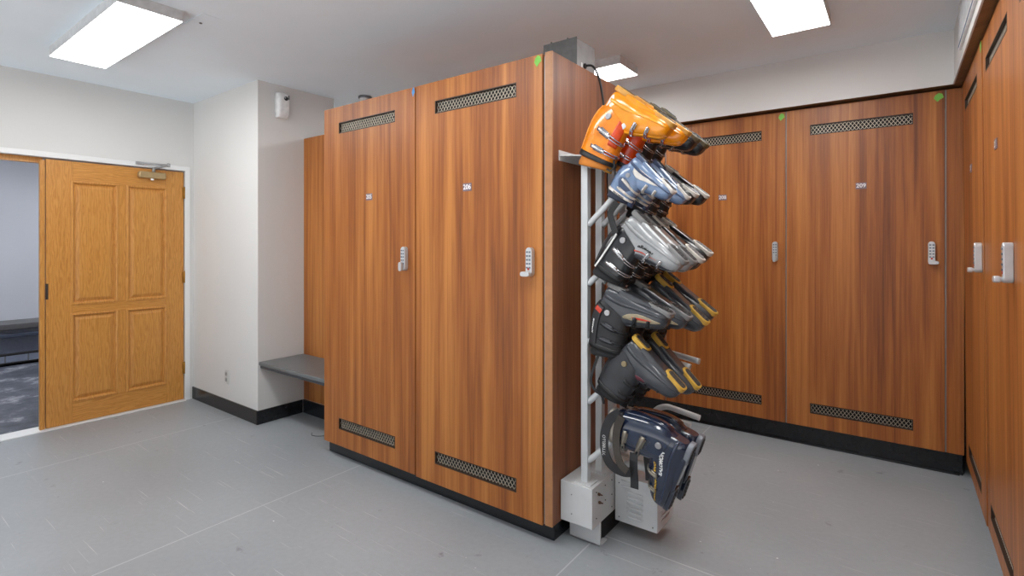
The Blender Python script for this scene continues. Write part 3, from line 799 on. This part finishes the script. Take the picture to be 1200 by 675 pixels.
        for du in (-w*.38, w*.38):
            mb.tube([S(u+du, math.radians(lo+(hi-lo)*k/8), .0095) for k in range(9)], .0026, 6)
        mb.build('buckle', m['buckle'], bk)
        mb = MB()
        for k in range(5):
            ka = mid-14+k*6
            patch(mb, S, u-w*.3, u+w*.3, ka-1.6, ka+1.6, .004, .009, 1, 1)
        mb.build('ladder', m.get('ladder', m['buckle']), bk)
    # colour panels and lettering
    for d in sp.get('decals', ()):
        mb = MB(); S = foot if d[0] == 'foot' else cuff
        patch(mb, S, d[1], d[2], d[3], d[4], -.001, d[7] if len(d) > 7 else .0014, 8, 12, shape=d[6])
        mb.build(d[8] if len(d) > 8 else 'inlay', d[5], T)
    for d in sp.get('texts', ()):
        mb = MB(); S = foot if d[0] == 'foot' else cuff
        surf_text(mb, S, d[1], d[2], d[3], d[4], d[5], d[6], d[8] if len(d) > 8 else .0042, bold=.0006, width=d[9] if len(d) > 9 else None)
        mb.build('lettering', d[7], T)
    return T

P = lambda n, c, r=.3, mt=0, **k: plain(n, srgb(*c), r, mt, .08, 25, **k)
orange = P('amber_shell', (240, 150, 20), .18, coat=.6); orange2 = P('amber_cuff', (236, 136, 18), .2, coat=.6); redor = P('red_orange_cuff', (214, 70, 18), .22, coat=.5)
tan = P('tan_rand', (206, 150, 66), .35); black = P('black_shell', (30, 31, 35), .28, coat=.3); blackm = P('matte_black', (38, 38, 41), .5)
liner = P('dark_liner', (34, 34, 36), .85); chrome = P('buckle_chrome', (205, 205, 208), .22, .85); dkbk = P('dark_buckle', (64, 66, 70), .35, .6)
bluem = P('steel_blue_shell', (112, 134, 166), .22, coat=.5); blued = P('deep_blue', (62, 78, 108), .3); cream = P('cream_part', (214, 209, 202), .35)
silverm = P('silver_shell', (154, 156, 158), .28, .15, coat=.3); greysole = P('grey_sole', (122, 122, 122), .5); whitesole = P('white_sole', (212, 208, 200), .5)
yellow = P('mustard_sole', (198, 158, 62), .45); charcoal = P('charcoal_shell', (58, 61, 67), .32, coat=.3); olive = P('olive_sole', (92, 82, 56), .5)
navy = P('navy_shell', (26, 36, 58), .14, coat=.8); navy2 = P('navy_cuff', (30, 42, 66), .14, coat=.8); beige = P('beige_inlay', (158, 146, 120), .4)
redd = P('red_inlay', (196, 60, 40), .4); maroon = P('maroon_inlay', (104, 46, 56), .4); yel = P('yellow_print', (218, 172, 36), .4); greycap = P('grey_cap', (120, 124, 132), .35)
whitep = P('white_decal', (228, 228, 226), .35); dkgrey = P('dark_grey_tread', (58, 58, 60), .6); ltgreyp = P('pale_grey_panel', (190, 190, 188), .35)

AX = (8.5, 0)     # text baseline along the foot: station units per metre
foot_txt = dict(du=(3.15, 0), da=(0, -900))
SP = {
 'orange': dict(ck=1.08, m=dict(shell=orange, cuff=orange2, flap=P('yellow_amber_flap', (246, 162, 22), .18, coat=.6), liner=P('tan_liner', (196, 120, 40), .7), heel=tan, toe=tan, tread=olive, buckle=chrome, bstrap=redor, arch=orange, spoiler=orange, strap=M['black'], tongue=tan), buckle=1,
    decals=[('foot', .36, .44, 20, 52, whitep, leaf(.2)), ('cuff', .02, .5, 28, 70, redor, None, .003), ('foot', .06, .13, -30, 4, whitep, leaf(.1))],
    texts=[('foot', .12, 52, 'CO', .03, (3.1, 0), (0, -700), M['black'])]),
 'orange_plain': dict(ck=1.05, m=dict(shell=orange, cuff=redor, liner=P('tan_liner_b', (190, 118, 40), .7), heel=tan, toe=tan, tread=olive, buckle=chrome, bstrap=redor, tongue=tan), buckle=1),
 'dark': dict(m=dict(shell=black, cuff=blackm, liner=liner, heel=olive, toe=olive, tread=dkgrey, buckle=chrome, bstrap=blackm), buckle=1),
 'blue': dict(m=dict(shell=bluem, cuff=bluem, flap=blued, liner=P('navy_liner', (40, 46, 62), .8), heel=blued, toe=cream, tread=dkgrey, buckle=cream, bstrap=cream, tongue=blued, spoiler=blued, strap=cream), buckle=1, ck=.74,
    decals=[('foot', .10, .60, -18, 6, cream, leaf(.35)), ('foot', .22, .38, 24, 46, whitep, leaf(.15)), ('cuff', .25, .62, -25, 35, blued, leaf(.1))],
    texts=[('cuff', .9, 5, 'SALOMON', .014, (0, -10), (620, 0), M['black'], .006)]),
 'white_sole': dict(m=dict(shell=black, cuff=blackm, liner=liner, heel=whitesole, toe=whitesole, tread=greysole, buckle=chrome, bstrap=blackm), buckle=1),
 'silver': dict(m=dict(shell=silverm, cuff=black, flap=silverm, liner=liner, heel=greysole, toe=greysole, tread=dkgrey, buckle=chrome, bstrap=blackm, tongue=blackm, arch=silverm), buckle=1,
    decals=[('foot', .02, .90, 34, 78, charcoal, leaf(.1), .0025), ('foot', .14, .58, 21, 25, redd, leaf(.3))],
    texts=[('foot', .47, 7, 'revenge', .019, (-3.3, 0), (0, 640), M['black'], .0016, .062)]),
 'grey_sole': dict(m=dict(shell=charcoal, cuff=blackm, liner=liner, heel=greysole, toe=greysole, tread=dkgrey, buckle=dkbk, bstrap=blackm, tongue=liner), buckle=1,
    decals=[('foot', .34, .82, 0, 30, beige, leaf(.15)), ('foot', .48, .72, 10, 19, redd, leaf(.1), .0022), ('cuff', .1, .95, 308, 342, blackm, None, .007, 'strap_flap'), ('cuff', .15, .24, 309, 341, redd, None, .0078)],
    texts=[('cuff', .5, 325, 'Xwave', .018, (-5, 0), (0, 620), whitep, .0075)]),
 'yellow_sole': dict(m=dict(shell=charcoal, cuff=P('graphite_cuff', (48, 49, 53), .4), liner=liner, heel=yellow, toe=yellow, tread=dkgrey, buckle=dkbk, bstrap=blackm, rivet=P('bronze_rivet', (150, 136, 108), .3, .8)), buckle=-1,
    decals=[('foot', .24, .50, 26, 58, maroon, leaf(.2))]),
 'navy': dict(m=dict(shell=navy, cuff=navy2, liner=P('pale_liner', (196, 188, 176), .7), heel=greycap, toe=navy, tread=M['black'], buckle=P('pewter_buckle', (150, 144, 132), .3, .7), bstrap=navy, strap=blackm, flap=navy2), buckle=1, strap_tail=(.145, .0, -.056), ck=1.12,
    decals=[('cuff', .86, .97, 30, 60, yel, leaf(.1))],
    texts=[('foot', .38, 4, 'SALOMON', .018, (-3.3, 0), (0, 620), whitep, .0016, .080), ('foot', .70, 16, 'EVOLUTION', .018, (-3.3, 0), (0, 640), yel, .003, .085), ('foot', .46, 24, 'EVO', .018, (-3.3, 0), (0, 640), yel, .003, .03)]),
}
A = math.radians
YB_ = [2.155, 2.300, 2.437, 2.577]
def put(row, j, spec, H, a, s, label, group, dy=0, yaw=0, roll=0):
    return ski_boot(SP[spec], H, A(a), YB_[j]+dy, s, label, group, yaw, roll)
# row 1
B0 = put(0, 0, 'orange', (-0.997, 2.122), 39, 1.04, 'glossy orange ski boot with chrome buckles, front one at the top of the rack', 'orange ski boots')
put(0, 1, 'orange_plain', (-0.972, 2.104), 39, 1, 'second orange ski boot, just behind the front orange one', 'orange ski boots')
put(0, 2, 'dark', (-0.957, 2.1), 41.5, 0.97, 'black ski boot with olive sole pads, directly behind the orange pair', 'black top row ski boots')
put(0, 3, 'dark', (-0.954, 2.105), 43.5, 0.98, 'black ski boot farthest back on the top row of the rack', 'black top row ski boots')
# row 2
put(1, 0, 'blue', (-0.905, 1.812), 48, 0.76, 'pale blue ski boot with white decal, front one on the second row', 'pale blue ski boots')
put(1, 1, 'blue', (-0.885, 1.803), 50, 0.76, 'pale blue ski boot second from the front on the second row', 'pale blue ski boots')
put(1, 2, 'white_sole', (-0.945, 1.806), 38, 0.84, 'black ski boot with white sole pads behind the pale blue pair', 'white soled second row ski boots')
put(1, 3, 'white_sole', (-0.935, 1.814), 39, 0.84, 'black white-soled ski boot farthest back on the second row', 'white soled second row ski boots')
# row 3
B2 = put(2, 0, 'silver', (-0.918, 1.562), 44.5, 1, 'silver and black ski boot with small black lettering, front one on the third row', 'silver ski boots')
put(2, 1, 'silver', (-0.93, 1.553), 43.5, 1, 'silver and black ski boot second from the front on the third row', 'silver ski boots')
put(2, 2, 'white_sole', (-0.943, 1.552), 42, 1, 'black ski boot with white sole pads behind the silver pair', 'white soled third row ski boots')
put(2, 3, 'white_sole', (-0.958, 1.556), 37, 0.98, 'black white-soled ski boot farthest back on the third row', 'white soled third row ski boots')
# row 4
B3 = put(3, 0, 'grey_sole', (-1.042, 1.248), 23.5, 1, 'charcoal ski boot with beige and red swoosh and grey sole, front of the fourth row', 'grey soled ski boots')
put(3, 1, 'grey_sole', (-0.99, 1.262), 32, 1, 'charcoal grey-soled ski boot second from the front on the fourth row', 'grey soled ski boots')
put(3, 2, 'yellow_sole', (-0.922, 1.268), 42, 1, 'black ski boot with mustard sole pads, third from the front on the fourth row', 'fourth row yellow soled ski boots')
put(3, 3, 'yellow_sole', (-0.936, 1.275), 38, 0.99, 'black mustard-soled ski boot farthest back on the fourth row', 'fourth row yellow soled ski boots')
# row 5
put(4, 0, 'yellow_sole', (-0.918, 1.016), 43.5, 0.94, 'charcoal ski boot with maroon inlay and mustard sole, front of the fifth row', 'fifth row yellow soled ski boots')
put(4, 1, 'yellow_sole', (-0.888, 1.008), 47, 0.94, 'charcoal mustard-soled ski boot second on the fifth row, beside an empty arm', 'fifth row yellow soled ski boots')
# row 6
B5 = put(5, 0, 'navy', (-0.667, 0.583), 111, 1, 'shiny navy ski boot with white lettering, front one at the bottom of the rack', 'navy ski boots')
put(5, 1, 'navy', (-0.675, 0.572), 108, 0.98, 'shiny navy ski boot behind the front navy one on the bottom row', 'navy ski boots')

# loose straps and cords that hang off the boots
def ribbon(parent, name, pts, y, w, mat, flat=True, dy=.004):
    """a strap following world points (x, z) beside the boot; it becomes a part of that boot"""
    path = bez([(x, y+.006*math.sin(i*1.3), z) for i, (x, z) in enumerate(pts)], 6); rs = []
    for i, p in enumerate(path):
        d = (path[min(i+1, len(path)-1)]-path[max(i-1, 0)]).normalized(); q = Vector((-d.z, 0, d.x))*w/2
        rs.append([p-q, p-q+Vector((0, dy, 0)), p+q+Vector((0, dy, 0)), p+q])
    mb = MB(); inv = parent.matrix_world.inverted(); mb.rings([[inv @ v for v in r] for r in rs], smooth=False)
    return mb.build(name, mat, parent)
nav = ribbon(B5, 'strap_loop', [(-.971, .682), (-1.02, .643), (-1.045, .577), (-1.041, .503), (-1.012, .449), (-.963, .429), (-.924, .435)], 2.085, .040, blackm)
ribbon(B5, 'strap_loop', [(-.960, .670), (-.985, .603), (-.985, .529), (-.965, .47), (-.93, .443)], 2.078, .034, M['strap_brown'])
ribbon(B3, 'leash', [(-1.068, .997), (-1.077, .935), (-1.102, .863), (-1.115, .799), (-1.094, .76), (-1.064, .739), (-1.056, .702)], 2.095, .012, M['black'])
ribbon(B2, 'hanging_strap', [(-.985, 1.60), (-1.02, 1.555), (-1.012, 1.514), (-.992, 1.465)], 2.09, .028, M['black'])
ribbon(B2, 'piping', [(-.988, 1.461), (-1.016, 1.424), (-1.053, 1.371), (-1.091, 1.317)], 2.088, .007, whitep)
ribbon(B0, 'cord', [(-1.067, 1.80), (-1.058, 1.762), (-1.033, 1.744), (-1.008, 1.765)], 2.12, .007, M['black'])
ribbon(B0, 'cord', [(-1.021, 1.79), (-1.017, 1.724), (-1.017, 1.674), (-1.008, 1.628)], 2.13, .008, M['black'])
mb = MB(); inv = B5.matrix_world.inverted()
add_text(mb, 'OTTIBELLO', .020, lambda u, v: inv @ Vector((-1.043-v, 2.080, .525+u)), width=.095); mb.build('lettering', whitep, B5)

# ------------------------------------------------------------------ world and view
w = bpy.data.worlds.new('world'); sc.world = w; w.use_nodes = True
nt = w.node_tree; bg = nt.nodes['Background']      # added fill through the left-out front side, brighter below to lift the ceiling
tc = N(nt, 'ShaderNodeTexCoord'); sp_ = N(nt, 'ShaderNodeSeparateXYZ'); nt.links.new(tc.outputs['Generated'], sp_.inputs[0])
rw = ramp(nt, [(.44, (1, 1, 1, 1)), (.56, (.34, .355, .375, 1))])
mr = N(nt, 'ShaderNodeMapRange'); mr.inputs[1].default_value = -1; mr.inputs[2].default_value = 1
nt.links.new(sp_.outputs['Z'], mr.inputs[0]); nt.links.new(mr.outputs[0], rw.inputs['Fac']); nt.links.new(rw.outputs['Color'], bg.inputs[0])
bg.inputs[1].default_value = 1.7
sc.view_settings.view_transform = 'Standard'; sc.view_settings.look = 'None'; sc.view_settings.gamma = 1
sc.view_settings.use_curve_mapping = False; sc.view_settings.exposure = 0.08
try:
    sc.cycles.use_denoising = True; sc.cycles.max_bounces = 8; sc.cycles.diffuse_bounces = 5; sc.cycles.sample_clamp_indirect = 8
except Exception: pass
